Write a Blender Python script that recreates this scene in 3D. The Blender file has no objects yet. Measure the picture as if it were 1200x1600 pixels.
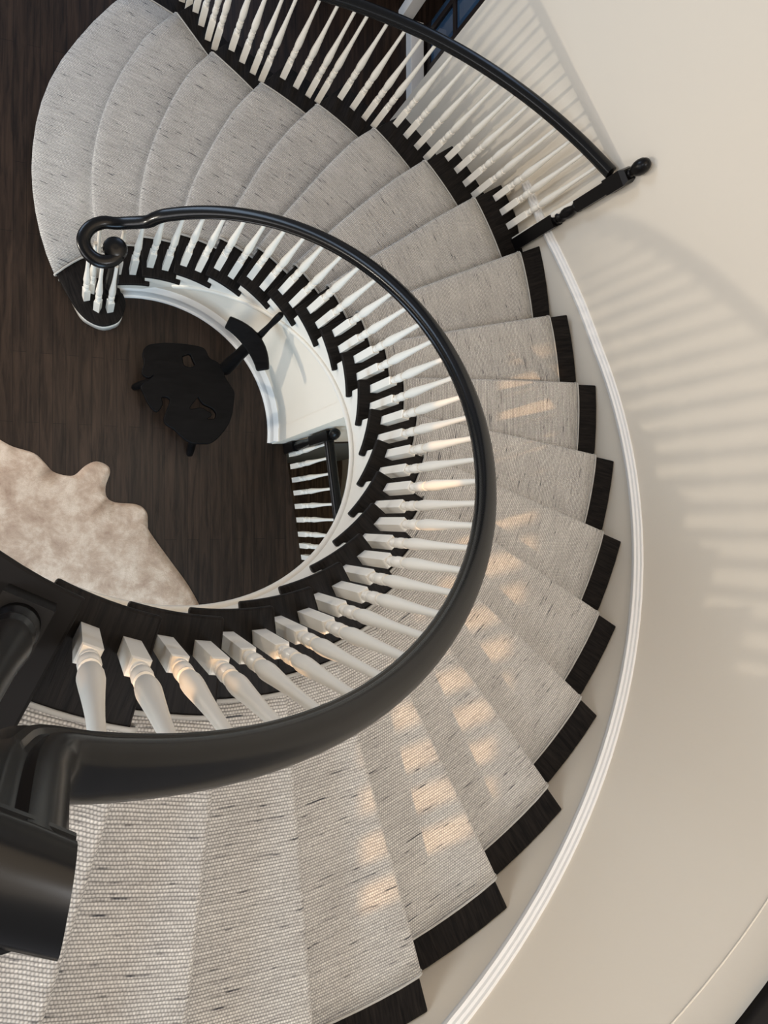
import bpy, bmesh, math, random
from mathutils import Vector, Matrix
random.seed(7)
PI = math.pi
scn = bpy.context.scene
col = scn.collection

# ------------------------------------------------------------------ camera
cd = bpy.data.cameras.new('camera')
cam = bpy.data.objects.new('camera', cd); col.objects.link(cam)
cd.sensor_fit = 'VERTICAL'; cd.sensor_height = 36.0; cd.sensor_width = 27.0
cd.lens = 1126.85 / 1600 * 36.0
cd.clip_start = 0.02
R = Matrix(((0.91847, -0.00188, -0.3955), (-0.00188, 0.99996, -0.00911), (0.3955, 0.00911, 0.91842)))
CP = Vector((-0.44776, -0.66572, 5.49842))
cam.matrix_world = Matrix.Translation(CP) @ R.to_4x4()
scn.camera = cam

# ------------------------------------------------------------------ world and lights
scn.view_settings.view_transform = 'Standard'
scn.view_settings.look = 'None'
scn.view_settings.exposure = -0.1
scn.view_settings.gamma = 1.0
w = bpy.data.worlds.new('world'); scn.world = w; w.use_nodes = True
bg = w.node_tree.nodes['Background']
bg.inputs[0].default_value = (0.90, 0.90, 0.97, 1); bg.inputs[1].default_value = 0.34

def lamp(name, kind, loc, target, energy, color, size=1.0, size_y=None, spot=None, blend=0.3):
    d = bpy.data.lights.new(name, kind); o = bpy.data.objects.new(name, d); col.objects.link(o)
    o.location = loc
    v = Vector(target) - Vector(loc)
    o.rotation_euler = v.to_track_quat('-Z', 'Y').to_euler()
    d.energy = energy; d.color = color
    if kind == 'AREA':
        d.shape = 'RECTANGLE'; d.size = size; d.size_y = size_y or size
    elif kind == 'SPOT':
        d.spot_size = spot; d.spot_blend = blend; d.shadow_soft_size = size
    return o

# cool daylight from the ground-floor entrance windows, a low side window, warm ceiling light, sun through an added slot
lamp('entrance_window_light', 'AREA', (-0.75, -2.15, 1.7), (0.0, 0.95, 1.0), 74, (0.50, 0.74, 1.0), 1.7, 1.7)
lamp('hall_window_light', 'AREA', (-4.2, -1.0, 1.9), (0.7, 0.3, 1.0), 70, (0.95, 0.93, 0.95), 2.0, 2.0)
lamp('basement_fill_light', 'AREA', (1.8, -1.9, -0.5), (2.1, -0.4, -2.6), 50, (1.0, 0.88, 0.7), 0.4, 0.4)  # added fill so the basement planks don't go black
lamp('garden_window_light', 'AREA', (-3.4, 4.6, 2.0), (0.3, 1.6, 0.4), 105, (0.60, 0.77, 1.0), 1.8, 2.2)
lamp('north_window_light', 'AREA', (2.6, 8.2, 5.6), (0.6, 2.4, 0.0), 110, (0.50, 0.68, 1.0), 3.4, 2.6)
lamp('side_window_light', 'AREA', (-2.5, 0.9, 0.85), (2.4, 0.6, 2.8), 45, (1.0, 0.91, 0.78), 0.11, 0.11)
lamp('ceiling_light', 'AREA', (0.6, 0.6, 8.2), (0.6, 0.6, 0.0), 140, (1.0, 0.76, 0.50), 5.0, 5.0)
lamp('skylight', 'AREA', (0.9, -1.5, 7.9), (1.3, 0.2, 1.5), 100, (0.92, 0.95, 1.0), 1.2, 1.2)
lamp('upper_wall_fill_light', 'AREA', (-2.5, -0.6, 5.3), (2.4, -1.0, 3.0), 62, (0.72, 0.85, 1.0), 1.2, 1.0)  # added cool fill for the curved wall, no window behind it
SUN = Vector((0.724, 0.167, -0.669))
SC = Vector((1.35, -1.05, 2.62))
lamp('sun_through_slot', 'SPOT', SC - SUN * 26, SC, 26000, (1.0, 0.60, 0.30), 0.10, spot=math.radians(5.2), blend=0.1)

# ------------------------------------------------------------------ stair geometry
A0, D, RISE = 2.187469683, 0.192429979, 0.18
RI = 0.927
def th(n): return A0 - n * D
def P(r, n, z=0.0):
    a = th(n); return Vector((r * math.cos(a), r * math.sin(a), z))
def lerp_tab(tab, x):
    if x <= tab[0][0]: return tab[0][1]
    for (x0, y0), (x1, y1) in zip(tab, tab[1:]):
        if x <= x1: return y0 + (y1 - y0) * (x - x0) / (x1 - x0)
    (x0, y0), (x1, y1) = tab[-2], tab[-1]
    return y1
def ext_tab(tab, x):
    if x > tab[-1][0]:
        (x0, y0), (x1, y1) = tab[-2], tab[-1]
        return y1 + (y1 - y0) * (x - x1) / (x1 - x0)
    return lerp_tab(tab, x)
# bowed nosings of the flared starting steps: radius -> absolute step coordinate
NOSE = {
 1: [(1.12, .53), (1.288, .63), (1.463, .78), (1.633, .95), (1.838, 1.18), (2.059, 1.46), (2.256, 1.73), (2.446, 2.02), (2.605, 2.31), (2.96, 2.92)],
 2: [(0.9, 2.0), (1.44, 2.02), (1.507, 2.07), (1.624, 2.14), (1.79, 2.27), (1.969, 2.44), (2.174, 2.67), (2.368, 2.9), (2.526, 3.1), (2.648, 3.24), (2.851, 3.57)],
 3: [(0.9, 3.0), (1.3, 3.02), (1.406, 3.05), (1.517, 3.1), (1.684, 3.21), (1.855, 3.35), (2.045, 3.52), (2.182, 3.64), (2.371, 3.82), (2.55, 4.06)],
 4: [(0.9, 4.0), (1.25, 4.0), (1.512, 4.11), (1.821, 4.33), (2.138, 4.55), (2.385, 4.79)],
 5: [(0.9, 5.0), (1.159, 5.02), (1.332, 5.06), (1.551, 5.18), (1.764, 5.25), (1.917, 5.33), (2.127, 5.45), (2.359, 5.61)],
 6: [(0.9, 6.0), (1.178, 6.01), (1.356, 6.06), (1.697, 6.18), (1.951, 6.25), (2.217, 6.34), (2.379, 6.45)],
 7: [(0.9, 7.0), (1.179, 7.02), (1.569, 7.07), (1.826, 7.12), (2.103, 7.18), (2.379, 7.27)],
 8: [(0.9, 8.0), (1.569, 8.01), (1.734, 8.04), (2.065, 8.06), (2.402, 8.10), (2.65, 8.13)],
}
def nose(n, r):
    if n in NOSE: return ext_tab(NOSE[n], r)
    return n + 0.065 * max(0.0, r - 1.2) / 1.28
def nz(n, r, d=0.0):                     # d metres behind the nosing
    return nose(n, r) + d / (r * D)
RO = {1: (3.25, 3.02), 2: (2.98, 2.74), 3: (2.70, 2.60), 4: (2.60, 2.595), 5: (2.61, 2.61), 6: (2.62, 2.625), 7: (2.63, 2.64), 8: (2.648, 2.63), 9: (2.575, 2.478)}
def ro(n): return RO.get(n, (2.480, 2.480))
CO = {1: (3.05, 2.925), 2: (2.851, 2.584), 3: (2.55, 2.40), 4: (2.385, 2.36), 5: (2.359, 2.362), 6: (2.379, 2.372), 7: (2.379, 2.388), 8: (2.402, 2.385), 9: (2.40, 2.335)}
def co(n): return CO.get(n, (2.335, 2.335))
CI = 1.185

# ------------------------------------------------------------------ materials
def new_mat(name):
    m = bpy.data.materials.new(name); m.use_nodes = True
    nt = m.node_tree; b = nt.nodes['Principled BSDF']
    return m, nt, b
def flat(name, rgb, rough=0.5, spec=0.5, coat=0.0, bump=0.0, bscale=40):
    m, nt, b = new_mat(name)
    b.inputs['Base Color'].default_value = (*rgb, 1); b.inputs['Roughness'].default_value = rough
    b.inputs['Specular IOR Level'].default_value = spec; b.inputs['Coat Weight'].default_value = coat
    b.inputs['Coat Roughness'].default_value = 0.08
    if bump:
        t = nt.nodes.new('ShaderNodeTexCoord'); n = nt.nodes.new('ShaderNodeTexNoise'); n.inputs['Scale'].default_value = bscale
        n.inputs['Detail'].default_value = 4
        bp = nt.nodes.new('ShaderNodeBump'); bp.inputs['Strength'].default_value = bump; bp.inputs['Distance'].default_value = 0.01
        nt.links.new(t.outputs['Object'], n.inputs['Vector']); nt.links.new(n.outputs['Fac'], bp.inputs['Height'])
        nt.links.new(bp.outputs['Normal'], b.inputs['Normal'])
    return m
def wood(name, c1, c2, rough, use_uv, stretch, planks=None, spec=0.5, coat=0.0, bump=0.12):
    m, nt, b = new_mat(name); L = nt.links; N = nt.nodes
    t = N.new('ShaderNodeTexCoord'); mp = N.new('ShaderNodeMapping'); mp.inputs['Scale'].default_value = stretch
    L.new(t.outputs['UV' if use_uv else 'Object'], mp.inputs['Vector'])
    n1 = N.new('ShaderNodeTexNoise'); n1.inputs['Scale'].default_value = 1.0; n1.inputs['Detail'].default_value = 7; n1.inputs['Roughness'].default_value = 0.65
    n1.inputs['Distortion'].default_value = 0.6
    L.new(mp.outputs[0], n1.inputs['Vector'])
    rp = N.new('ShaderNodeValToRGB'); rp.color_ramp.elements[0].position = 0.36; rp.color_ramp.elements[1].position = 0.66
    rp.color_ramp.elements[0].color = (*c1, 1); rp.color_ramp.elements[1].color = (*c2, 1)
    L.new(n1.outputs['Fac'], rp.inputs['Fac']); out = rp.outputs['Color']
    bp = N.new('ShaderNodeBump'); bp.inputs['Strength'].default_value = bump; bp.inputs['Distance'].default_value = 0.004
    hgt = n1.outputs['Fac']
    if planks:
        mp2 = N.new('ShaderNodeMapping'); mp2.inputs['Rotation'].default_value = (0, 0, PI / 2)
        L.new(t.outputs['Object'], mp2.inputs['Vector'])
        br = N.new('ShaderNodeTexBrick'); br.inputs['Scale'].default_value = 1.0
        br.inputs['Brick Width'].default_value = planks[1]; br.inputs['Row Height'].default_value = planks[0]
        br.inputs['Mortar Size'].default_value = 0.0016; br.offset = 0.37; br.inputs['Bias'].default_value = 0.0
        br.inputs['Color1'].default_value = (0.85, 0.85, 0.85, 1); br.inputs['Color2'].default_value = (1.15, 1.12, 1.1, 1); br.inputs['Mortar'].default_value = (0.25, 0.25, 0.25, 1)
        L.new(mp2.outputs[0], br.inputs['Vector'])
        mx = N.new('ShaderNodeMix'); mx.data_type = 'RGBA'; mx.blend_type = 'MULTIPLY'; mx.inputs['Factor'].default_value = 1.0
        L.new(out, mx.inputs['A']); L.new(br.outputs['Color'], mx.inputs['B']); out = mx.outputs['Result']
    L.new(out, b.inputs['Base Color']); b.inputs['Roughness'].default_value = rough
    b.inputs['Specular IOR Level'].default_value = spec
    b.inputs['Coat Weight'].default_value = coat; b.inputs['Coat Roughness'].default_value = 0.1
    L.new(hgt, bp.inputs['Height']); L.new(bp.outputs['Normal'], b.inputs['Normal'])
    return m
def carpet_mat():
    m, nt, b = new_mat('woven_carpet'); L = nt.links; N = nt.nodes
    t = N.new('ShaderNodeTexCoord'); sp = N.new('ShaderNodeSeparateXYZ'); L.new(t.outputs['UV'], sp.inputs[0])
    def math_(op, a, bb):
        k = N.new('ShaderNodeMath'); k.operation = op
        for i, x in enumerate((a, bb)):
            if x is None: continue
            if isinstance(x, (int, float)): k.inputs[i].default_value = x
            else: L.new(x, k.inputs[i])
        return k.outputs[0]
    # rows of woven knots run along the direction of travel (U), rows are stacked along V
    nrow = 1 / 0.0098; nk = 1 / 0.0085
    wob = N.new('ShaderNodeTexNoise'); wob.inputs['Scale'].default_value = 14; L.new(t.outputs['UV'], wob.inputs['Vector'])
    vv = math_('ADD', sp.outputs['Y'], math_('MULTIPLY', wob.outputs['Fac'], 0.006))
    row = math_('ABSOLUTE', math_('SINE', math_('MULTIPLY', vv, nrow * PI), None), None)
    rowi = math_('FLOOR', math_('MULTIPLY', vv, nrow), None)
    par = math_('MULTIPLY', math_('MODULO', rowi, 2.0), PI / 2)
    kn = math_('ABSOLUTE', math_('SINE', math_('ADD', math_('MULTIPLY', sp.outputs['X'], nk * PI), par), None), None)
    hgt = math_('MULTIPLY', math_('POWER', row, 0.6), math_('ADD', math_('MULTIPLY', kn, 0.55), 0.45))
    # dark flecked yarn streaks
    cv = N.new('ShaderNodeCombineXYZ'); L.new(math_('MULTIPLY', sp.outputs['X'], 8.0), cv.inputs[0]); L.new(math_('MULTIPLY', math_('FLOOR', math_('MULTIPLY', vv, nrow * 2.0), None), 2.73), cv.inputs[1])
    ns = N.new('ShaderNodeTexNoise'); ns.inputs['Scale'].default_value = 1; ns.inputs['Detail'].default_value = 2.5; ns.inputs['Roughness'].default_value = 0.6
    L.new(cv.outputs[0], ns.inputs['Vector'])
    rp = N.new('ShaderNodeValToRGB'); e = rp.color_ramp.elements
    e[0].position = 0.285; e[0].color = (0.085, 0.085, 0.09, 1); e[1].position = 0.36; e[1].color = (0.45, 0.425, 0.39, 1)
    x = rp.color_ramp.elements.new(0.66); x.color = (0.61, 0.58, 0.53, 1)
    L.new(ns.outputs['Fac'], rp.inputs['Fac'])
    ns2 = N.new('ShaderNodeTexNoise'); ns2.inputs['Scale'].default_value = 5; ns2.inputs['Detail'].default_value = 2; L.new(t.outputs['UV'], ns2.inputs['Vector'])
    wn = N.new('ShaderNodeTexNoise'); wn.inputs['Scale'].default_value = 95; wn.inputs['Detail'].default_value = 1; L.new(t.outputs['UV'], wn.inputs['Vector'])
    k = math_('ADD', math_('MULTIPLY', math_('MULTIPLY', hgt, math_('ADD', wn.outputs['Fac'], 0.5)), 0.95), 0.27)  # shade between knots and rows painted into the colour
    k = math_('MULTIPLY', k, math_('ADD', math_('MULTIPLY', ns2.outputs['Fac'], 0.25), 0.86))
    mx = N.new('ShaderNodeMix'); mx.data_type = 'RGBA'; mx.blend_type = 'MULTIPLY'; mx.inputs['Factor'].default_value = 1.0
    cb = N.new('ShaderNodeCombineColor'); L.new(k, cb.inputs[0]); L.new(k, cb.inputs[1]); L.new(k, cb.inputs[2])
    L.new(rp.outputs['Color'], mx.inputs['A']); L.new(cb.outputs[0], mx.inputs['B'])
    L.new(mx.outputs['Result'], b.inputs['Base Color'])
    b.inputs['Roughness'].default_value = 0.95; b.inputs['Specular IOR Level'].default_value = 0.15
    b.inputs['Sheen Weight'].default_value = 0.15
    bp = N.new('ShaderNodeBump'); bp.inputs['Strength'].default_value = 0.6; bp.inputs['Distance'].default_value = 0.004
    L.new(hgt, bp.inputs['Height']); L.new(bp.outputs['Normal'], b.inputs['Normal'])
    return m
def hide_mat():
    m, nt, b = new_mat('cowhide_fur'); L = nt.links; N = nt.nodes
    t = N.new('ShaderNodeTexCoord')
    n1 = N.new('ShaderNodeTexNoise'); n1.inputs['Scale'].default_value = 5.5; n1.inputs['Detail'].default_value = 10; n1.inputs['Roughness'].default_value = 0.72; n1.inputs['Distortion'].default_value = 0.25
    L.new(t.outputs['Object'], n1.inputs['Vector'])
    rp = N.new('ShaderNodeValToRGB'); e = rp.color_ramp.elements
    e[0].position = 0.32; e[0].color = (0.29, 0.18, 0.115, 1); e[1].position = 0.64; e[1].color = (0.60, 0.46, 0.34, 1)
    x = e.new(0.47); x.color = (0.42, 0.29, 0.195, 1)
    L.new(n1.outputs['Fac'], rp.inputs['Fac']); L.new(rp.outputs['Color'], b.inputs['Base Color'])
    mp = N.new('ShaderNodeMapping'); mp.inputs['Scale'].default_value = (55, 160, 50); mp.inputs['Rotation'].default_value = (0, 0, 0.6)
    L.new(t.outputs['Object'], mp.inputs['Vector'])
    n2 = N.new('ShaderNodeTexNoise'); n2.inputs['Scale'].default_value = 1; n2.inputs['Detail'].default_value = 3; n2.inputs['Distortion'].default_value = 1.5; L.new(mp.outputs[0], n2.inputs['Vector'])
    bp = N.new('ShaderNodeBump'); bp.inputs['Strength'].default_value = 0.55; bp.inputs['Distance'].default_value = 0.006
    L.new(n2.outputs['Fac'], bp.inputs['Height']); L.new(bp.outputs['Normal'], b.inputs['Normal'])
    b.inputs['Roughness'].default_value = 0.6; b.inputs['Sheen Weight'].default_value = 0.35; b.inputs['Sheen Roughness'].default_value = 0.4
    return m

M = {}
M['wall'] = flat('cream_wall_paint', (0.75, 0.675, 0.56), 0.75, 0.25, bump=0.04, bscale=60)
M['white'] = flat('white_gloss_paint', (0.78, 0.73, 0.635), 0.35, 0.35)
M['trimwhite'] = flat('white_trim_paint', (0.80, 0.78, 0.74), 0.42, 0.4)
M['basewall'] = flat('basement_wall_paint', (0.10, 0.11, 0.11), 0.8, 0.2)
M['tread'] = wood('dark_oak_tread', (0.0030, 0.0027, 0.0026), (0.0155, 0.0125, 0.0108), 0.5, True, (85, 6, 1), spec=0.11, bump=0.35)
M['floor'] = wood('dark_oak_floor', (0.009, 0.0048, 0.0028), (0.034, 0.020, 0.0125), 0.40, False, (30, 2.2, 1), planks=(0.083, 1.3), spec=0.22, bump=0.2)
M['floor2'] = wood('brown_oak_floor', (0.03, 0.02, 0.013), (0.12, 0.085, 0.06), 0.5, False, (30, 2.2, 1), planks=(0.075, 1.3), spec=0.2, bump=0.2)
M['rail'] = flat('black_gloss_lacquer', (0.004, 0.004, 0.004), 0.27, 0.26, coat=0.04)
M['post'] = flat('black_satin_lacquer', (0.004, 0.0035, 0.0035), 0.33, 0.2, coat=0.0)
M['carpet'] = carpet_mat()
M['binding'] = flat('carpet_binding', (0.40, 0.385, 0.35), 0.9, 0.2)
M['hide'] = hide_mat()
M['slab'] = wood('blackened_root_wood', (0.002, 0.0018, 0.0018), (0.0045, 0.004, 0.004), 0.5, False, (6, 30, 6), spec=0.08, bump=0.3)
M['doorframe'] = flat('dark_door_frame', (0.018, 0.011, 0.009), 0.4, 0.4)
m, nt, b = new_mat('door_glass'); b.inputs['Base Color'].default_value = (0.05, 0.11, 0.20, 1); b.inputs['Roughness'].default_value = 0.05; b.inputs['Transmission Weight'].default_value = 0.35
M['glass'] = m
M['backdrop'] = flat('dark_backdrop', (0.01, 0.012, 0.018), 0.8, 0.2)  # stands in for the darkness beyond the door

# ------------------------------------------------------------------ mesh helpers
class MB:
    def __init__(s): s.v = []; s.f = []; s.uv = []; s.sm = []; s.mi = []; s.hasuv = False
    def add(s, verts, faces, uvs=None, smooth=False, mi=0):
        o = len(s.v); s.v += [tuple(x) for x in verts]
        for k, f in enumerate(faces):
            s.f.append([i + o for i in f]); s.sm.append(smooth); s.mi.append(mi)
            if uvs is not None: s.hasuv = True; s.uv.append([uvs[i] for i in f])
            else: s.uv.append([(0, 0)] * len(f))
    def prism(s, pts, z0, z1, uvf=None, smooth_side=False):
        n = len(pts); V = [(p[0], p[1], z0) for p in pts] + [(p[0], p[1], z1) for p in pts]
        F = [list(range(n - 1, -1, -1)), list(range(n, 2 * n))] + [[i, (i + 1) % n, n + (i + 1) % n, n + i] for i in range(n)]
        area = sum(pts[i][0] * pts[(i + 1) % n][1] - pts[(i + 1) % n][0] * pts[i][1] for i in range(n))
        if area < 0: F = [f[::-1] for f in F]
        s.add(V, F, [uvf(v) for v in V] if uvf else None)
    def box(s, c, sx, sy, sz, rz=0.0, z_is_base=True, taper=1.0):
        z0 = c[2] if z_is_base else c[2] - sz / 2
        V = []
        for zz, k in ((z0, 1.0), (z0 + sz, taper)):
            for a, bb in ((-1, -1), (1, -1), (1, 1), (-1, 1)):
                x, y = a * sx / 2 * k, bb * sy / 2 * k
                V.append((c[0] + x * math.cos(rz) - y * math.sin(rz), c[1] + x * math.sin(rz) + y * math.cos(rz), zz))
        s.add(V, [[3, 2, 1, 0], [4, 5, 6, 7], [0, 1, 5, 4], [1, 2, 6, 5], [2, 3, 7, 6], [3, 0, 4, 7]])
    def lathe(s, prof, c, seg=18, axis=None):
        V = []; F = []
        for r, z in prof:
            for k in range(seg):
                a = 2 * PI * k / seg; V.append(Vector((r * math.cos(a), r * math.sin(a), z)))
        if axis is not None:
            q = Vector((0, 0, 1)).rotation_difference(axis); V = [q @ v for v in V]
        V = [(v.x + c[0], v.y + c[1], v.z + c[2]) for v in V]
        for j in range(len(prof) - 1):
            for k in range(seg):
                k2 = (k + 1) % seg; F.append([j * seg + k, j * seg + k2, (j + 1) * seg + k2, (j + 1) * seg + k])
        s.add(V, F, smooth=True)
        s.add(V[:seg], [list(range(seg - 1, -1, -1))]); s.add(V[-seg:], [list(range(seg))])
    def sweep(s, path, prof, side=None, caps=True, closed=True, end_side=None):
        # prof: list of (x across, y up); side: function(i)->horizontal side vector
        n = len(path); k = len(prof); V = []; F = []
        for i, p in enumerate(path):
            t = (path[min(i + 1, n - 1)] - path[max(i - 1, 0)]).normalized()
            sd = side(i) if side else Vector((t.y, -t.x, 0)).normalized()
            sd = (sd - t * sd.dot(t)).normalized(); up = sd.cross(t)
            if up.z < -0.2 : up = -up
            if i == 0 and end_side: sd = end_side
            for a, bb in prof: V.append(p + sd * a + up * bb)
        for i in range(n - 1):
            for j in range(k if closed else k - 1):
                j2 = (j + 1) % k; F.append([i * k + j, i * k + j2, (i + 1) * k + j2, (i + 1) * k + j])
        s.add(V, F, smooth=True)
        if caps: s.add(V[:k], [list(range(k))]); s.add(V[-k:], [list(range(k - 1, -1, -1))])
    def build(s, name, mat, parent=None, bevel=0.0, autosmooth=None, mats=None, recalc=True):
        me = bpy.data.meshes.new(name); me.from_pydata(s.v, [], s.f)
        if s.hasuv:
            ul = me.uv_layers.new(name='UVMap'); i = 0
            for u in s.uv:
                for q in u: ul.data[i].uv = q; i += 1
        for p, sm, mi in zip(me.polygons, s.sm, s.mi): p.use_smooth = sm; p.material_index = mi
        if recalc:
            bm = bmesh.new(); bm.from_mesh(me); bmesh.ops.remove_doubles(bm, verts=bm.verts, dist=1e-5)
            bmesh.ops.recalc_face_normals(bm, faces=bm.faces); bm.to_mesh(me); bm.free()
        for mm in (mats or [mat]): me.materials.append(mm)
        o = bpy.data.objects.new(name, me); col.objects.link(o)
        if parent:
            o.parent = parent; o.matrix_parent_inverse = Matrix.Translation(-Vector(parent.location))
        if autosmooth:
            mod = o.modifiers.new('edges', 'EDGE_SPLIT'); mod.split_angle = math.radians(autosmooth)
        if bevel:
            mod = o.modifiers.new('bevel', 'BEVEL'); mod.width = bevel; mod.segments = 2; mod.limit_method = 'ANGLE'; mod.angle_limit = math.radians(40)
        return o
def thing(name, label, cat, loc=(0, 0, 0), group=None):
    o = bpy.data.objects.new(name, None); col.objects.link(o); o.location = loc; o.empty_display_size = 0.2
    o['label'] = label; o['category'] = cat
    if group: o['group'] = group
    return o
def tag(o, label, cat): o['label'] = label; o['category'] = cat; return o
def struct(o, label=None, cat=None):
    o['kind'] = 'structure'
    if label: o['label'] = label
    if cat: o['category'] = cat
    return o
def catmull(pts, per=8):
    out = []
    for i in range(len(pts) - 1):
        p0, p1, p2, p3 = pts[max(i - 1, 0)], pts[i], pts[i + 1], pts[min(i + 2, len(pts) - 1)]
        for k in range(per):
            t = k / per
            out.append(0.5 * ((2 * p1) + (p2 - p0) * t + (2 * p0 - 5 * p1 + 4 * p2 - p3) * t * t + (3 * p1 - p0 - 3 * p2 + p3) * t ** 3))
    out.append(pts[-1]); return out

# ------------------------------------------------------------------ wall path in plan (circle, then straight past the newel)
WP = []
for k in range(0, 61):
    a = math.radians(-128 + k * (128 + 8) / 60.0); WP.append(Vector((2.50 * math.cos(a), 2.50 * math.sin(a), 0)))
flare = [Vector((2.445, .61, 0)), Vector((2.41, .80, 0)), Vector((2.365, .995, 0)), Vector((2.31, 1.20, 0)), Vector((2.245, 1.50, 0)), Vector((1.98, 2.67, 0))]
WP += catmull([WP[-1]] + flare[:5], 4)[1:] + [flare[5]]
def wall_strip(mb, pts, z0, z1, thick):
    n = len(pts)
    outp = []
    for i, p in enumerate(pts):
        t = (pts[min(i + 1, n - 1)] - pts[max(i - 1, 0)]).normalized(); outp.append(p + Vector((t.y, -t.x, 0)) * thick)
    mb_pts = pts + outp[::-1]
    V = []; F = []
    for i in range(n):
        V += [(pts[i].x, pts[i].y, z0), (pts[i].x, pts[i].y, z1), (outp[i].x, outp[i].y, z1), (outp[i].x, outp[i].y, z0)]
    for i in range(n - 1):
        a, c = 4 * i, 4 * i + 4
        F += [[a, c, c + 1, a + 1], [a + 1, c + 1, c + 2, a + 2], [a + 2, c + 2, c + 3, a + 3], [a + 3, c + 3, c, a]]
    F += [[0, 1, 2, 3], [4 * n - 1, 4 * n - 2, 4 * n - 3, 4 * n - 4]]
    mb.add(V, F, smooth=True)
def ang_of(p): return math.atan2(p.y, p.x)
low = [p for p in WP if math.degrees(ang_of(p)) <= -44]
high = [p for p in WP if math.degrees(ang_of(p)) >= -45.5]
mb = MB(); wall_strip(mb, low, -2.6, 3.985, 0.14); wall_strip(mb, high, -2.6, 6.4, 0.14)
struct(mb.build('wall_right', M['wall'], autosmooth=40, recalc=True))
# dark edge of the upper floor over the low wall, thin bead below it
def off(pts, d):
    n = len(pts); o = []
    for i, p in enumerate(pts):
        t = (pts[min(i + 1, n - 1)] - pts[max(i - 1, 0)]).normalized(); o.append(p - Vector((t.y, -t.x, 0)) * d)
    return o
mb = MB(); wall_strip(mb, off(low, 0.02), 3.985, 4.02, 0.5); struct(mb.build('trim_1', M['tread']))
mb = MB(); wall_strip(mb, off(low, 0.002), 3.83, 3.836, 0.004); struct(mb.build('trim_2', M['wall']))

# skirt board and its moulded cap that follow the nosing line along the wall
def n_of(p): return (A0 - math.atan2(p.y, p.x)) / D
sk = [p for p in WP if 8.3 <= n_of(p) <= 22.2]
e0 = [p for p in WP if n_of(p) < 8.3][0]
last = sk[-1]
for k in range(1, 12):
    q = last.lerp(e0, k / 40.0)
    if n_of(q) >= 8.28: sk.append(q)
mb = MB(); inn = off(sk, 0.013); V = []; F = []
for i, (a, c) in enumerate(zip(sk, inn)):
    zl = n_of(a) * RISE
    z0, z1 = zl - 0.30, zl + 0.07
    V += [(c.x, c.y, z0), (c.x, c.y, z1), (a.x, a.y, z1), (a.x, a.y, z0)]
for i in range(len(sk) - 1):
    a, c = 4 * i, 4 * i + 4
    F += [[a, c, c + 1, a + 1], [a + 1, c + 1, c + 2, a + 2], [a + 3, c + 3, c, a]]
mb.add(V, F, smooth=True)
mb.add(V[:4], [[0, 1, 2, 3]]); mb.add(V[-4:], [[3, 2, 1, 0]])
struct(mb.build('baseboard_right', M['wall'], autosmooth=40))
mb = MB()
cap = [(-0.004, -0.012), (0.016, -0.012), (0.019, 0.0), (0.030, 0.006), (0.032, 0.020), (0.022, 0.026), (0.020, 0.036), (0.012, 0.042), (0.010, 0.052), (-0.004, 0.056)]
path = [Vector((p.x, p.y, n_of(p) * RISE + 0.075)) for p in sk]
mb.sweep(path, [(-a, c) for a, c in cap])
struct(mb.build('trim_3', M['trimwhite'], autosmooth=35))

# ------------------------------------------------------------------ floors
FZ = 0.0
mb = MB()
def fl(pts): mb.prism(pts, -0.03, 0.0)
ex0, ex1 = (1.075, -0.085), (1.212, -1.05)      # edge of the well
fl([(-4.5, -4.5), (1.30, -4.5), (1.30, -1.7), (ex1[0] + .09, -1.7), ex1, ex0, (0.95, -0.085), (0.95, 6.2), (-4.5, 6.2)])
fl([(0.95, -0.085), ex0, (3.2, 0.06), (3.2, 2.4), (4.2, 2.4), (4.2, 6.2), (0.95, 6.2)])
struct(mb.build('floor', M['floor'], recalc=True))
mb = MB(); mb.prism([(0.9, -2.6), (3.3, -2.6), (3.3, 0.6), (0.9, 0.6)], -2.62, -2.6)
struct(mb.build('floor_basement', M['floor2']))
mb = MB()
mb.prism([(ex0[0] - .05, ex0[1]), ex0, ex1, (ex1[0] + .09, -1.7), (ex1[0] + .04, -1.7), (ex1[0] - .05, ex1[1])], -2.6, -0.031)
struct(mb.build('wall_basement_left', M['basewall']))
mb = MB(); mb.prism([(0.95, -0.085), (2.46, 0.022), (2.46, .12), (0.95, .015)], -2.6, -0.031); struct(mb.build('wall_basement_back', M['basewall']))

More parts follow.
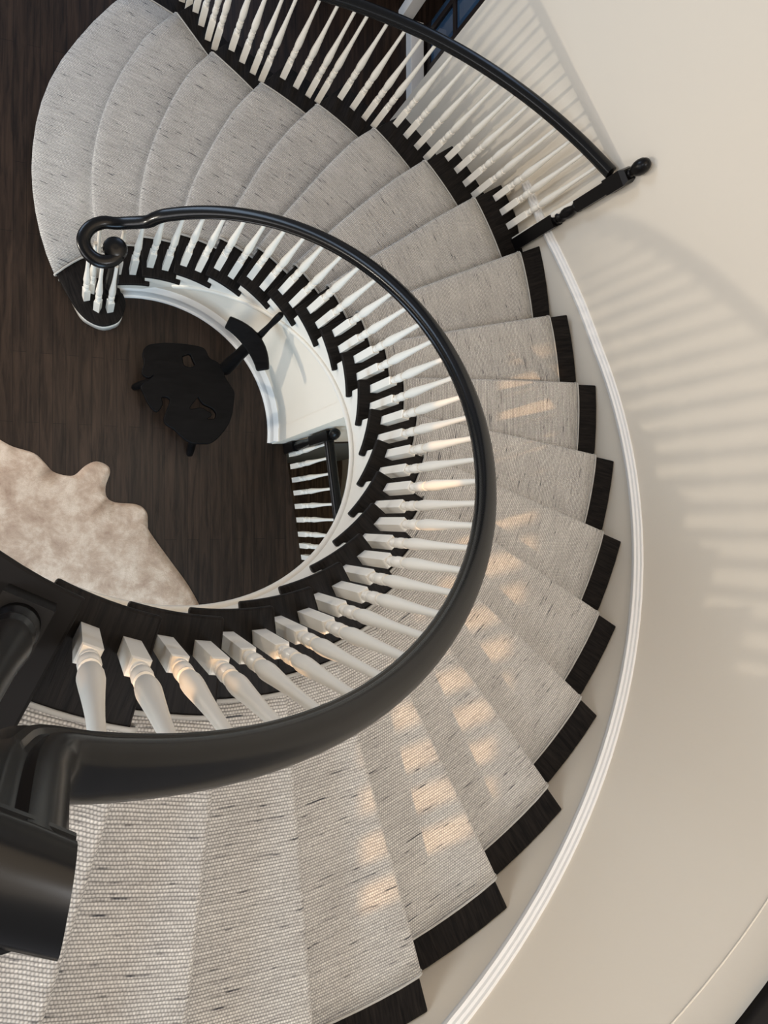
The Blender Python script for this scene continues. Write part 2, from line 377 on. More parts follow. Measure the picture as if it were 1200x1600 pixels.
# ------------------------------------------------------------------ staircase
stair = thing('staircase', 'curved staircase with dark stained treads and white stringers climbing along the cream wall', 'staircase')
TT = 0.032
def local_uv(n):
    c = P(1, n + 0.5); rx = Vector((c.x, c.y)); ty = Vector((-c.y, c.x))
    def f(v):
        p = Vector((v[0], v[1])); return (p.dot(ty) + n * 3.1 + v[2], p.dot(rx) + n * 1.7)
    return f
def rs(r0, r1, k): return [r0 + (r1 - r0) * i / (k - 1) for i in range(k)]
VOL = [(-0.553, .978), (-.481, .839), (-.415, .742), (-.349, .688), (-.269, .665), (-.195, .687), (-.15, .725), (-.12, .80), (-.118, .86), (-.135, .905)]
for n in range(1, 22):
    pts = []
    if n == 1:
        for r in rs(3.25, 1.16, 26): pts.append(P(r, nose(1, r)))
        pts += [Vector((x, y, 0)) for x, y in catmull([Vector((x, y)) for x, y in VOL], 4)]
        pts.append(P(RI, 2.36)); pts.append(P(0.955, 2.36)); pts.append(P(0.955, nz(2, .955, .03)))
        r0 = 0.98
    else:
        for r in rs(ro(n)[0], RI, 18): pts.append(P(r, nose(n, r)))
        for k in range(1, 9): pts.append(P(RI, n + 1.358 * k / 8))
        pts.append(P(0.957, n + 1.350)); pts.append(P(0.957, nz(n + 1, .957, .034)))
        r0 = 0.98
    for r in rs(r0, ro(n)[1], 14): pts.append(P(r, nz(n + 1, r, 0.034)))
    a0_, a1_ = nz(n + 1, ro(n)[1], .034), nose(n, ro(n)[0])
    for k in (1, 2, 3): 
        t = k / 4.0; pts.append(P(ro(n)[1] * (1 - t) + ro(n)[0] * t, a0_ * (1 - t) + a1_ * t))
    mb = MB(); mb.prism([(p[0], p[1]) for p in pts], n * RISE - TT, n * RISE, uvf=local_uv(n))
    mb.build('tread', M['tread'], stair, bevel=0.007)
# risers
for n in range(1, 23):
    mb = MB(); V = []; F = []
    if n == 1:
        c = [P(r, nz(1, r, .03)) for r in rs(3.2, 1.25, 24)]
        cx = Vector((-.30, .87, 0))
        c += [Vector((x, y, 0)) for x, y in catmull([Vector(q) for q in ((-.548, 1.015), (-.47, .865), (-.408, .75), (-.345, .704), (-.261, .677), (-.184, .700), (-.146, .735), (-.126, .80), (-.126, .87), (-.143, .92))], 4)]
        zt, zb = RISE - TT, 0.0
    else:
        c = [P(r, nz(n, r, .032)) for r in rs(ro(n)[0] - .03, 0.957, 18)]
        zt, zb = n * RISE - TT, (n - 1) * RISE
    for p in c: V += [(p.x, p.y, zb), (p.x, p.y, zt)]
    for i in range(len(c) - 1): F.append([2 * i, 2 * i + 2, 2 * i + 3, 2 * i + 1])
    mb.add(V, F, smooth=True)
    o = mb.build('riser', M['white'], stair, recalc=False)
    md = o.modifiers.new('s', 'SOLIDIFY'); md.thickness = 0.012; md.offset = -1 if n else 1
# inner stringer (saw-toothed top, sweeping lower edge)
def hb(n): return -0.40 - 0.05 * min(1, max(0, (n - 10) / 4.0))
mb = MB(); V = []; F = []; K = 6
R0, R1 = 0.957, 0.995
cols = []
for n in range(2, 22):
    for k in range(K + 1):
        x = n + 0.18 + k / K * 1.0 if n > 1 else n
        cols.append((x, n * RISE - TT, x * RISE + hb(x)))
for x, zt, zb in cols:
    zb = max(zb, 0.0); zt = max(zt, zb + .01)
    a, c = P(R0, x), P(R1, x)
    V += [(a.x, a.y, zb), (a.x, a.y, zt), (c.x, c.y, zt), (c.x, c.y, zb)]
for i in range(len(cols) - 1):
    a, c = 4 * i, 4 * i + 4
    F += [[a, c, c + 1, a + 1], [a + 1, c + 1, c + 2, a + 2], [a + 2, c + 2, c + 3, a + 3], [a + 3, c + 3, c, a]]
mb.add(V, F, smooth=True)
mb.build('inner_stringer', M['white'], stair, autosmooth=40)
mb = MB()
path = [P(0.957, x, x * RISE + hb(x) + .016) for x in [4.2 + .2 * k for k in range(90)]]
mb.sweep(path, [(-.010, -.018), (.010, -.018), (.014, -.008), (.014, .010), (.006, .018), (-.010, .018)])
mb.build('stringer_bead', M['white'], stair, autosmooth=50)
# soffit
mb = MB(); V = []; F = []
xs = [11.6 + .25 * k for k in range(43)]
for x in xs:
    a, c = P(0.96, x), P(2.49, x); z = x * RISE + hb(x)
    V += [(a.x, a.y, z), (c.x, c.y, z), (a.x, a.y, z + .03), (c.x, c.y, z + .03)]
for i in range(len(xs) - 1):
    a, c = 4 * i, 4 * i + 4
    F += [[a, a + 1, c + 1, c], [a + 2, c + 2, c + 3, a + 3]]
mb.add(V, F, smooth=True); mb.build('soffit', M['wall'], stair, recalc=False)
# outer stringer on the open side
mb = MB(); V = []; F = []; cols = []
for n in range(1, 9):
    r_a, r_b = ro(n)[0] - .035, ro(n)[1] - .035
    x0 = nz(n, r_a, .034); x1 = nz(n + 1, r_b, .034) if n < 8 else nose(9, r_b) - .05
    for k in range(5):
        t = k / 4; cols.append((r_a + (r_b - r_a) * t, x0 + (x1 - x0) * t, n * RISE - TT))
for r, x, zt in cols:
    a, c = P(r, x), P(r - .03, x)
    V += [(a.x, a.y, 0), (a.x, a.y, zt), (c.x, c.y, zt), (c.x, c.y, 0)]
for i in range(len(cols) - 1):
    a, c = 4 * i, 4 * i + 4
    F += [[a, c, c + 1, a + 1], [a + 1, c + 1, c + 2, a + 2], [a + 2, c + 2, c + 3, a + 3]]
mb.add(V, F); mb.build('outer_stringer', M['white'], stair)

# wall that closes the underside of the flight, with its baseboard
mb = MB(); pts = [P(0.975, x) for x in [2.2 + 9.62 * k / 40 for k in range(41)]]
V = []; F = []
for i, p in enumerate(pts):
    x = 2.2 + 9.62 * i / 40; zt = max(0.2, x * RISE + hb(x) + .05)
    V += [(p.x, p.y, 0), (p.x, p.y, zt)]
    if i: F.append([2 * i - 2, 2 * i, 2 * i + 1, 2 * i - 1])
mb.add(V, F, smooth=True)
# end wall beside the basement well
q0, q1 = Vector((0.972, -0.083, 0)), Vector((2.50, 0.025, 0))
o = len(mb.v)
for (p, z0, z1) in ((q0, -0.03, 1.72), (q1, -0.03, 1.60)):
    mb.v += [(p.x, p.y, z0), (p.x, p.y, z1), (p.x, p.y + .10, z1), (p.x, p.y + .10, z0)]
for f in ([0, 4, 5, 1], [1, 5, 6, 2], [2, 6, 7, 3], [0, 1, 2, 3]):
    mb.f.append([i + o for i in f]); mb.sm.append(False); mb.mi.append(0); mb.uv.append([(0, 0)] * 4)
struct(mb.build('wall_under_stair', M['wall'], autosmooth=40, recalc=False))
mb = MB()
path = [P(0.975, x) for x in [2.35 + 9.44 * k / 50 for k in range(51)]]
bb = [(0, 0), (0.040, 0), (0.040, .014), (0.034, .022), (0.026, .024), (0.022, .13), (0.028, .14), (0.024, .155), (0.012, .170), (0.006, .185), (0, .19)]
mb.sweep(path, bb, side=lambda i: -Vector((path[i].x, path[i].y, 0)).normalized())
struct(mb.build('baseboard_under_stair', M['trimwhite'], autosmooth=35))

# ------------------------------------------------------------------ stair runner
mb = MB()
def ci(n, r0=None): return CI
SAM = 15
sect = []                                       # (n, mode, value, z) across the runner from bottom to top
for n in range(1, 22):
    z = n * RISE
    if n == 1: sect.append((n, 'd', 0.018, 0.002))
    sect.append((n, 'd', 0.018, z - 0.055)); sect.append((n, 'd', 0.006, z - 0.040)); sect.append((n, 'd', -0.010, z - 0.030))
    sect.append((n, 'd', -0.013, z - 0.010)); sect.append((n, 'd', -0.008, z + 0.004)); sect.append((n, 'd', 0.004, z + 0.010))
    for k in range(1, 7): sect.append((n, 't', k / 6.0, z + 0.010))
V = []; UV = []; rows = []
acc = 0.0; prev = None
for (n, mode, val, z) in sect:
    row = []; t = val if mode == 't' else 0.0
    r1 = co(n)[0] * (1 - t) + co(n)[1] * t
    if n == 1:
        t1 = min(1.0, t * 1.6); r0 = 1.135 * (1 - t1) + 1.19 * t1
    else: r0 = CI
    luv = local_uv(n)
    for k in range(SAM):
        r = r0 + (r1 - r0) * k / (SAM - 1)
        if mode == 'd': x = nz(n, r, val)
        else:
            xa = nz(n, r, .004); xb = nz(n + 1, r, 0.019); x = xa + (xb - xa) * val
        p = P(r, x, z); row.append(p)
    rows.append(row)
for row in rows: V += row
for j, (n, mode, val, z) in enumerate(sect):
    c = P(1, n + 0.5); rx = Vector((c.x, c.y, 0)); ty = Vector((-c.y, c.x, 0))
    for k in range(SAM):
        p = rows[j][k]; UV.append((-p.dot(ty) + (z - n * RISE) * (1 if mode == 'd' else 0), p.dot(rx) + n * .377))
def carpet_faces():
    F = []; U = []
    for j in range(len(rows) - 1):
        for k in range(SAM - 1):
            F.append([j * SAM + k, j * SAM + k + 1, (j + 1) * SAM + k + 1, (j + 1) * SAM + k])
    return F
mb.add(V, carpet_faces(), UV, smooth=True)
WD = {1: -17, 2: -18, 3: -20, 4: -22, 5: -27, 6: -36}
runner = mb.build('stair_runner', M['carpet'], recalc=False)
# the row that starts each new step needs its own uv: fixed per face from the face's upper row
ul = runner.data.uv_layers[0]
for pi, poly in enumerate(runner.data.polygons):
    j = pi // (SAM - 1); n1 = sect[j + 1][0]
    c = P(1, n1 + 0.5)
    if n1 in WD: wa = math.radians(WD[n1] + 90); c = Vector((math.cos(wa), math.sin(wa), 0))
    rx = Vector((c.x, c.y, 0)); ty = Vector((-c.y, c.x, 0))
    for li in poly.loop_indices:
        v = runner.data.vertices[runner.data.loops[li].vertex_index].co
        zz = min(0.0, v.z - n1 * RISE)
        ul.data[li].uv = (-Vector(v).dot(ty) + zz, Vector(v).dot(rx) + n1 * .377)
md = runner.modifiers.new('solid', 'SOLIDIFY'); md.thickness = 0.009; md.offset = 1.0
md.use_rim = True
runner.data.materials.append(M['binding']); md.material_offset_rim = 1
for kk_, nm in ((0, 'edge_binding'), (SAM - 1, 'edge_binding')):
    mb = MB(); path = []
    for j, row in enumerate(rows):
        q = row[kk_]
        path.append(Vector((q.x, q.y, q.z + (.002 if sect[j][1] == 't' else 0))))
    rb = .0068 if kk_ == 0 else .0045; c8 = [(rb * math.cos(2 * PI * a / 8), rb * math.sin(2 * PI * a / 8)) for a in range(8)]
    mb.sweep(path, c8, side=lambda i: Vector((path[i].x, path[i].y, 0)).normalized())
    mb.build(nm, M['binding'], runner)
tag(runner, 'pale grey woven carpet runner with dark flecks covering the curved steps', 'carpet')

# ------------------------------------------------------------------ balusters
def bal_profile(hb_, H):
    s = hb_
    return [(.0175, s), (.0130, s + .008), (.0118, s + .016), (.0118, s + .020), (.0172, s + .023), (.0192, s + .030), (.0172, s + .037), (.0135, s + .040), (.0135, s + .045),
            (.0170, s + .050), (.0205, s + .064), (.0208, s + .084), (.0190, s + .102), (.0140, s + .112), (.0140, s + .116), (.0195, s + .118), (.0195, s + .125), (.0150, s + .127), (.0150, s + .131),
            (.0190, s + .146), (.0218, s + .178), (.0220, s + .205), (.0205, s + .24), (.0175, s + .30), (.0145, s + .37),
            (.0120, s + .44), (.0105, min(s + .52, H - .01)), (.0100, H)]
def baluster(parent, c, z, hb_, H, rz, half=0.0205, name='baluster'):
    mb = MB()
    mb.box((c[0], c[1], z), 2 * half, 2 * half, hb_ - .006, rz)
    mb.box((c[0], c[1], z + hb_ - .006), 2 * half, 2 * half, .008, rz, taper=.86)
    mb.lathe([(r * half / .0205, zz) for r, zz in bal_profile(hb_, H)], (c[0], c[1], z), 16)
    return mb.build(name, M['white'], parent, autosmooth=33, recalc=True)

RAILP = []
for k in range(40):                              # round-backed rail section with a small groove along each side
    pass
RAILP = [(-.022, -.028), (.022, -.028), (.024, -.020), (.030, -.014), (.030, -.008), (.026, -.004), (.026, .000), (.0325, .005), (.0335, .013), (.030, .022), (.022, .030), (.010, .034), (-.010, .034), (-.022, .030), (-.030, .022), (-.0335, .013), (-.0325, .005), (-.026, .000), (-.026, -.004), (-.030, -.008), (-.030, -.014), (-.024, -.020)]
HR = 0.785
inner = thing('inner_balustrade', 'black curling handrail on white turned balusters along the inside of the stair', 'balustrade', (0.97, 0.1, 1.8))
# rail path
vol = [(-.215, .835), (-.255, .800), (-.315, .790), (-.369, .820), (-.397, .874), (-.392, .926), (-.356, .979), (-.295, 1.012), (-.232, 1.015)]
pts = [Vector((x, y, 1.135)) for x, y in vol]
pts[-1].z = 1.142
pts.append(Vector((-.165, 1.017, 1.170)))
for k in range(0, 97):
    n = 2.85 + k * .2
    if n > 21.96: break
    pts.append(P(1.01, n, n * RISE + HR - (0.045 if n < 3 else (0.018 if n < 3.2 else 0))))
pts.append(P(1.008, 22.10, 22.0 * RISE + HR + .022)); pts.append(P(1.005, 22.18, 4.83))
pts.append(P(1.003, 22.21, 4.90)); pts.append(P(1.003, 22.21, 5.035))
sm = catmull(pts, 4)
rsv = []
for i in range(len(sm)):
    t = sm[min(i + 1, len(sm) - 1)] - sm[max(i - 1, 0)]
    if i > len(sm) - 26: rsv.append(Vector((sm[i].x, sm[i].y, 0)).normalized() * -1)
    else: rsv.append(Vector((t.y, -t.x, 0)).normalized())
# keep the side vector pointing consistently
for i in range(1, len(rsv)):
    if rsv[i].dot(rsv[i - 1]) < 0: rsv[i] = -rsv[i]
class RS(MB): pass
mb = MB()
n_ = len(sm); Vv = []; F = []; kk = len(RAILP); upprev = Vector((0, 0, 1))
for i, p in enumerate(sm):
    t = (sm[min(i + 1, n_ - 1)] - sm[max(i - 1, 0)]).normalized(); sd = rsv[i]; sd = (sd - t * sd.dot(t)).normalized(); up = sd.cross(t)
    if up.dot(upprev) < 0: up = -up
    upprev = up
    sc = 1.13 - .13 * min(1, max(0, (i - 18) / 14))
    gs = 1.0 + .30 * min(1, max(0, (i - (n_ - 14)) / 8))
    for a, c in RAILP: Vv.append(p + sd * a * sc + up * c * gs)
for i in range(n_ - 1):
    for j in range(kk):
        j2 = (j + 1) % kk; F.append([i * kk + j, i * kk + j2, (i + 1) * kk + j2, (i + 1) * kk + j])
mb.add(Vv, F, smooth=True); mb.add(Vv[:kk], [list(range(kk))]); mb.add(Vv[-kk:], [list(range(kk))])
mb.lathe([(.056, 1.107), (.064, 1.118), (.067, 1.128), (.067, 1.148), (.061, 1.163), (.042, 1.173), (.016, 1.175)], (-.232, .872, 0), 32)
mb.build('handrail', M['rail'], inner, autosmooth=38)
# volute block and level landing rail
mb = MB()
lev = [P(1.0, 21.96, 5.016)] + [P(1.0, 22.16 + .2 * k, 5.016) for k in range(22)]
mb.sweep(lev, RAILP, side=lambda i: Vector((lev[i].x, lev[i].y, 0)).normalized(), end_side=Vector((-.17, -.97, 0)))
mb.build('level_rail', M['rail'], inner, autosmooth=38)
for n in range(2, 22):
    for fr in (.27, .77):
        x = n + fr; r = 1.01; z = n * RISE; H = x * RISE + HR - z - .022
        if n == 2 and fr < .5: H = 1.135 - z - .022
        if x > 21.9: continue
        p = P(r, x); baluster(inner, (p.x, p.y), z, 0.235 + .07 * fr, H, th(x))
for (x, y) in ((-.372, .845), (-.300, .778), (-.222, .782), (-.335, .90), (-.31, 1.008)):
    baluster(inner, (x, y), RISE, 0.22, 1.135 - RISE - .022, math.atan2(y - .88, x + .25))
def newel(parent, c, z0, parts, rz, name, mat='post', seg=24, recalc=True):
    mb = MB()
    for p in parts:
        if p[0] == 'box': mb.box((c[0], c[1], z0 + p[1]), p[3], p[3], p[2] - p[1], rz, taper=p[4] if len(p) > 4 else 1.0)
        else: mb.lathe([(r, z) for r, z in p[1]], (c[0], c[1], z0), seg)
    return mb.build(name, M[mat], parent)
newel(inner, (-.222, .872), RISE, [('box', 0, .20, .085), ('lathe', [(.036, .20), (.030, .215), (.038, .235), (.036, .26), (.028, .27), (.038, .33), (.040, .38), (.032, .55), (.024, .75), (.022, .82), (.030, .84), (.030, .93)])], 0.2, 'newel_post')
cN = P(1.006, 22.47)
newel(inner, (cN.x, cN.y), 22 * RISE, [('box', -.02, .14, .092), ('lathe', [(.040, .14), (.032, .155), (.030, .17), (.040, .185), (.041, .20), (.032, .215), (.030, .23), (.037, .25), (.037, .27), (.031, .285), (.035, .32), (.037, .36), (.034, .42), (.028, .52), (.023, .66), (.021, .8), (.021, .95), (.030, .97), (.030, 1.03)])], th(22), 'newel_post')

# ------------------------------------------------------------------ outer balustrade
outer = thing('outer_balustrade', 'black handrail with round-topped newel and white balusters beside the cream wall', 'balustrade', (2.1, 1.6, 1.3))
ON = [(3.4, 2.93, .36), (4.05, 2.62, .54), (4.84, 2.52, .72), (5.66, 2.52, .90), (6.48, 2.535, 1.08), (7.30, 2.545, 1.26), (8.12, 2.555, 1.44), (8.75, 2.56, 1.578)]
def outer_z(x):
    return ext_tab([(a, z) for a, r, z in ON], x)
def outer_r(x): return ext_tab([(a, r) for a, r, z in ON], x)
OB = {2: [(.348, 2.885), (.387, 2.799), (.432, 2.708), (.477, 2.651)], 3: [(.563, 2.561), (.636, 2.495), (.710, 2.434), (.769, 2.392)],
      4: [(.876, 2.339), (.967, 2.296), (1.054, 2.254), (1.120, 2.227)], 5: [(1.225, 2.182), (1.313, 2.131), (1.398, 2.079), (1.465, 2.036)],
      6: [(1.554, 1.978), (1.629, 1.915), (1.708, 1.855), (1.776, 1.789)], 7: [(1.848, 1.723), (1.916, 1.654), (1.980, 1.576), (2.044, 1.508)],
      8: [(2.104, 1.427), (2.153, 1.342), (2.202, 1.256), (2.247, 1.169)], 1: [(.315, 2.97), (.28, 3.06)]}
for n in OB:
    for (x, y) in OB[n]:
        v = Vector((x, y, 0)); a = math.atan2(y, x); r = v.length + .020; a += .017 / r
        c = Vector((r * math.cos(a), r * math.sin(a), 0)); xx = n_of(c)
        z = n * RISE; H = outer_z(xx) + 0.80 - z - .024
        if n == 1: H = .85
        baluster(outer, (c.x, c.y), z, 0.175 + .022 * (OB[n].index((x, y))), H, a, half=.0205)
pts = [Vector((.27, 3.10, 1.10)), Vector((.335, 2.96, 1.13))]
for (x, y) in [OB[2][1], OB[2][3], OB[3][1], OB[3][3]]:
    v = Vector((x, y, 0)); a = math.atan2(y, x); r = v.length + .017; c = Vector((r * math.cos(a), r * math.sin(a), 0)); pts.append(Vector((c.x, c.y, outer_z(n_of(c)) + .80)))
for k in range(0, 10):
    x = 5.0 + k * .42
    pts.append(P(outer_r(x) - .002, x, outer_z(x) + .80))
sm = catmull(pts, 5)
mb = MB(); mb.sweep(sm, RAILP); mb.build('handrail', M['rail'], outer, autosmooth=38)
cO = Vector((2.275, 1.172, 0))
nwl = newel(outer, (cO.x, cO.y), 8 * RISE, [('box', 0, .42, .078), ('lathe', [(.036, .42), (.027, .435), (.027, .445), (.036, .455), (.037, .475), (.028, .485), (.028, .495), (.036, .515), (.038, .545), (.033, .58), (.028, .60), (.028, .61), (.036, .625), (.036, .64)]),
     ('box', .64, .90, .068), ('box', .90, 1.03, .084), ('box', 1.03, 1.06, .084, .70)], math.atan2(1.172, 2.275), 'newel_post')
mb = MB(); mb.lathe([(.026, 1.058), (.021, 1.07), (.018, 1.08), (.030, 1.095), (.0385, 1.118), (.041, 1.14), (.038, 1.165), (.027, 1.188), (.012, 1.198), (.001, 1.200)], (cO.x, cO.y, 8 * RISE), 24)
fin = mb.build('finial', M['post']); fin.parent = nwl; fin.matrix_parent_inverse = Matrix.Identity(4)
# ------------------------------------------------------------------ basement balustrade
base = thing('basement_balustrade', 'small black rail with white balusters guarding the floor opening below the stair', 'balustrade', (1.13, -.4, 0))
bx = [(1.102, -.180), (1.115, -.275), (1.128, -.381), (1.141, -.482), (1.151, -.587), (1.164, -.693), (1.177, -.805), (1.188, -.896), (1.203, -.987)]
for (x, y) in bx: baluster(base, (x + .022, y + .02), 0, .20, .90, 0.13, half=.019)
mb = MB(); a, c = Vector((1.115, -.10, .925)), Vector((1.245, -1.12, .925))
mb.sweep([a.lerp(c, k / 8) for k in range(9)], RAILP); mb.build('handrail', M['rail'], base, autosmooth=38)
newel(base, (1.10, -.118), 0, [('box', 0, .25, .075), ('lathe', [(.034, .25), (.026, .265), (.034, .285), (.028, .31), (.036, .36), (.030, .5), (.024, .62), (.032, .64)]), ('box', .64, 1.04, .066), ('lathe', [(.022, 1.04), (.018, 1.06), (.034, 1.09), (.036, 1.11), (.028, 1.14), (.005, 1.16)])], 0.13, 'newel_post')

# ------------------------------------------------------------------ upper landing
mb = MB(); pts = [P(RI, 22.0 + .25 * k) for k in range(24)]
pts2 = [P(2.6, 22.0 + .25 * k) for k in range(23, -1, -1)]
mb.prism([(p.x, p.y) for p in pts + pts2], 22 * RISE - .035, 22 * RISE)
mb.prism([(-2.7, -4.0), (-1.0, -4.0), (P(2.6, 22.1).x, P(2.6, 22.1).y), (P(1.2, 22.6).x, P(1.2, 22.6).y), (-1.1, -.4), (-1.1, 1.0), (-2.7, 1.0)], 22 * RISE - .034, 22 * RISE - .001)
struct(mb.build('floor_landing', M['tread'], bevel=.006))
mb = MB(); pts = [P(RI + .03, 22.15 + .25 * k) for k in range(23)]
pts2 = [P(2.5, 22.15 + .25 * k) for k in range(22, -1, -1)]
mb.prism([(p.x, p.y) for p in pts + pts2], 22 * RISE - .34, 22 * RISE - .036)
struct(mb.build('trim_4', M['tread']))

# ------------------------------------------------------------------ cowhide rug
out = [(-.905, -.128), (-.827, -.172), (-.698, -.212), (-.630, -.276), (-.578, -.336), (-.497, -.361), (-.439, -.355), (-.373, -.291), (-.302, -.257), (-.230, -.282), (-.208, -.332), (-.238, -.433), (-.229, -.510), (-.174, -.546), (-.057, -.555), (.009, -.578), (.045, -.629), (.049, -.708), (.067, -.768), (.211, -.977), (.331, -1.151), (.42, -1.317), (.46, -1.42), (.40, -1.55), (.20, -1.50), (-.05, -1.62), (-.4, -1.9), (-.8, -2.0), (-1.2, -1.8), (-1.5, -1.4), (-1.6, -.9), (-1.75, -.5), (-1.6, -.15), (-1.3, -.2), (-1.1, -.10)]
pv = [Vector(p) for p in out]; pv = catmull(pv + [pv[0]], 4)[:-1]
bm = bmesh.new(); vs = [bm.verts.new((p.x, p.y, 0.003)) for p in pv]; f = bm.faces.new(vs)
if f.normal.z < 0: f.normal_flip()
bmesh.ops.triangulate(bm, faces=[f]); 
for _ in range(3): bmesh.ops.subdivide_edges(bm, edges=[e for e in bm.edges if e.calc_length() > 0.07], cuts=1)
bmesh.ops.triangulate(bm, faces=bm.faces)
for v in bm.verts:
    edge = any(e.is_boundary for e in v.link_edges)
    x, y = v.co.x, v.co.y
    wv = 0.006 * (math.sin(7 * x + 3 * y) * math.sin(5 * y - 2 * x) + 1)
    if x > -.1: wv += 0.016 * max(0, math.sin(17 * (y + .8 * x) + 1.0)) * min(1, (x + .1) * 5)
    v.co.z = 0.005 + (0.4 * wv if edge else wv)
bmesh.ops.recalc_face_normals(bm, faces=bm.faces)
me = bpy.data.meshes.new('cowhide_rug'); bm.to_mesh(me); bm.free(); me.materials.append(M['hide'])
for p in me.polygons: p.use_smooth = True
rug = bpy.data.objects.new('cowhide_rug', me); col.objects.link(rug)
md = rug.modifiers.new('s', 'SOLIDIFY'); md.thickness = .004; md.offset = -1
tag(rug, 'beige and tan cowhide rug lying on the dark wood floor', 'rug')

# ------------------------------------------------------------------ sculptural chair
ch = thing('sculptural_chair', 'black chair with live-edge root-slab seat and curved crest board on one post', 'chair', (.28, .2, 0))
S = [(.02, .498), (.11, .518), (.228, .524), (.339, .517), (.382, .499), (.413, .444), (.47, .418), (.51, .372), (.519, .319), (.576, .234), (.581, .176), (.559, .04), (.51, -.052), (.435, -.131), (.357, -.143), (.284, -.137), (.22, -.092), (.182, -.054), (.128, -.022), (.119, .016), (.14, .082), (.157, .14), (.127, .164), (.092, .153), (.098, .106), (.065, .061), (.02, .101), (-.015, .176), (-.029, .222), (.028, .269), (.049, .309), (.012, .285), (-.025, .312), (-.01, .378), (-.021, .432), (-.01, .472)]
Hs = [[(.228, .446), (.283, .468), (.309, .422), (.322, .388), (.283, .367), (.237, .385)],
      [(.339, .182), (.374, .131), (.435, .104), (.466, .066), (.452, .025), (.391, .022), (.426, .055), (.391, .079), (.357, .095), (.288, .082), (.284, .108)]]
cu = bpy.data.curves.new('seat', 'CURVE'); cu.dimensions = '2D'; cu.fill_mode = 'BOTH'; cu.extrude = .020; cu.bevel_depth = .006; cu.bevel_resolution = 2
for ring in [S] + Hs:
    rr = catmull([Vector(p) for p in ring] + [Vector(ring[0])], 3)[:-1]
    sp = cu.splines.new('POLY'); sp.points.add(len(rr) - 1); sp.use_cyclic_u = True
    for k, p in enumerate(rr): sp.points[k].co = (p.x, p.y, 0, 1)
tmp = bpy.data.objects.new('tmp', cu); col.objects.link(tmp)
dg = bpy.context.evaluated_depsgraph_get(); me = bpy.data.meshes.new_from_object(tmp.evaluated_get(dg))
bpy.data.objects.remove(tmp)
me.name = 'seat'; me.materials.clear(); me.materials.append(M['slab'])
st = bpy.data.objects.new('seat', me); col.objects.link(st); st.parent = ch; st.location = (-.28, -.2, .428)
def stick(name, a, c, r0, r1, parent, mat='slab'):
    mb = MB(); a = Vector(a); c = Vector(c); L_ = (c - a).length
    prof = [(r0 * .8, 0), (r0, .01)] + [(r0 + (r1 - r0) * t + .002 * math.sin(9 * t), .01 + (L_ - .03) * t) for t in [k / 8 for k in range(9)]] + [(r1 * .9, L_ - .008), (r1 * .5, L_)]
    mb.lathe(prof, a, 14, axis=(c - a).normalized()); return mb.build(name, M[mat], parent)
stick('leg', (-.05, .285, 0), (.09, .30, .41), .022, .032, ch)
stick('leg', (.345, -.185, 0), (.33, -.03, .41), .024, .036, ch)
stick('leg', (.50, .46, 0), (.42, .33, .41), .024, .034, ch)
stick('back_post', (.525, .385, .40), (.640, .505, .94), .046, .036, ch)
stick('top_stick', (.630, .490, .92), (.722, .590, 1.21), .020, .019, ch)
mb = MB()
p0, p1, pm = Vector((.450, .600, .955)), Vector((.695, .290, .955)), Vector((.622, .480, .955))
arc = []
for k in range(13):
    t = k / 12; arc.append(p0 * (1 - t) ** 2 + (2 * pm - (p0 + p1) / 2) * 2 * t * (1 - t) + p1 * t * t)
wd = [.040 + .020 * math.sin(PI * k / 12) for k in range(13)]
V = []; F = []
for i, p in enumerate(arc):
    t = (arc[min(i + 1, 12)] - arc[max(i - 1, 0)]).normalized(); sd = Vector((-t.y, t.x, 0))
    if sd.dot(Vector((1, 1, 0))) < 0: sd = -sd
    ax = (sd + Vector((0, 0, .55))).normalized(); nn = ax.cross(t)
    c0 = p - sd * .030
    for a, b2 in ((-1, -1), (1, -1), (1, 1), (-1, 1)): V.append(c0 + ax * wd[i] * a + nn * .017 * b2)
for i in range(12):
    for j in range(4):
        F.append([4 * i + j, 4 * i + (j + 1) % 4, 4 * i + 4 + (j + 1) % 4, 4 * i + 4 + j])
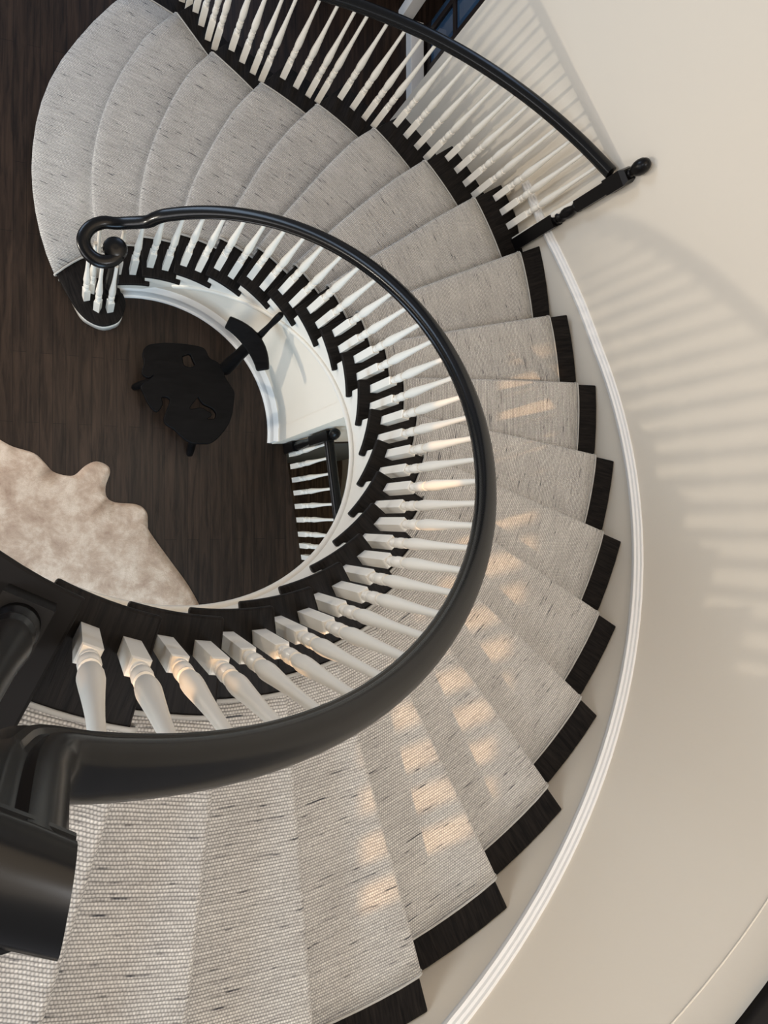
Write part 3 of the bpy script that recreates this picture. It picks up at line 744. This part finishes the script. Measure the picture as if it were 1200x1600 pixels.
F += [[0, 1, 2, 3], [48, 49, 50, 51]]
mb.add(V, F); mb.build('crest_board', M['slab'], ch, bevel=.008)

# ------------------------------------------------------------------ glazed door beyond the wall end
DX = 2.13
mb = MB(); mb.box((DX + .06, 3.0, 0), .12, 1.0, .10); mb.box((DX - .02, 3.57, 0), .10, .10, 2.6)
d1 = struct(mb.build('door_1', M['trimwhite'], bevel=.004))
mb = MB()
for y in (2.60, 2.80, 3.10, 3.40): mb.box((DX + .17, y, .10), .05, .05, 2.5)
for z in (.10, .55, 1.1, 1.65, 2.2): mb.box((DX + .17, 3.0, z), .045, 1.0, .045)
mb.build('door_frame', M['doorframe'], d1, bevel=.003)
mb = MB(); mb.box((DX + .17, 3.0, .1), .008, 1.0, 2.5); mb.build('door_glass', M['glass'], d1)
mb = MB(); mb.box((DX + .9, 3.4, -.02), .05, 3.0, 3.0); mb.box((2.9, 5.2, -.02), 3.0, .05, 3.0); struct(mb.build('backdrop_sheets', M['backdrop']))  # dark sheets added beyond the door to hide the bright world

# ------------------------------------------------------------------ upper window that lets the low sun in (left, above the landing)
WX = -2.7; wy0, wy1, wz0, wz1 = -2.62, -1.0, 6.16, 6.56
mb = MB()
mb.box((WX - .06, -1.6, 4.0), .12, 5.2, wz0 - 4.0); mb.box((WX - .06, -1.6, wz1), .12, 5.2, 2.2)
mb.box((WX - .06, (-4.2 + wy0) / 2, wz0), .12, wy0 + 4.2, wz1 - wz0); mb.box((WX - .06, (1.0 + wy1) / 2, wz0), .12, 1.0 - wy1, wz1 - wz0)
struct(mb.build('sun_mask_wall', M['wall']))  # unseen wall added around the slot to block the rest of the beam
mb = MB(); n = int((wy1 - wy0) / .125)
for k in range(n + 1): mb.box((WX - .04, wy0 + k * (wy1 - wy0) / n, wz0), .03, .055, wz1 - wz0)
for z in (wz0, wz1 - .04): mb.box((WX - .04, (wy0 + wy1) / 2, z), .05, wy1 - wy0, .04)
struct(mb.build('sun_slot_bars', M['trimwhite']))  # unseen bars added to cut the beam into stripes
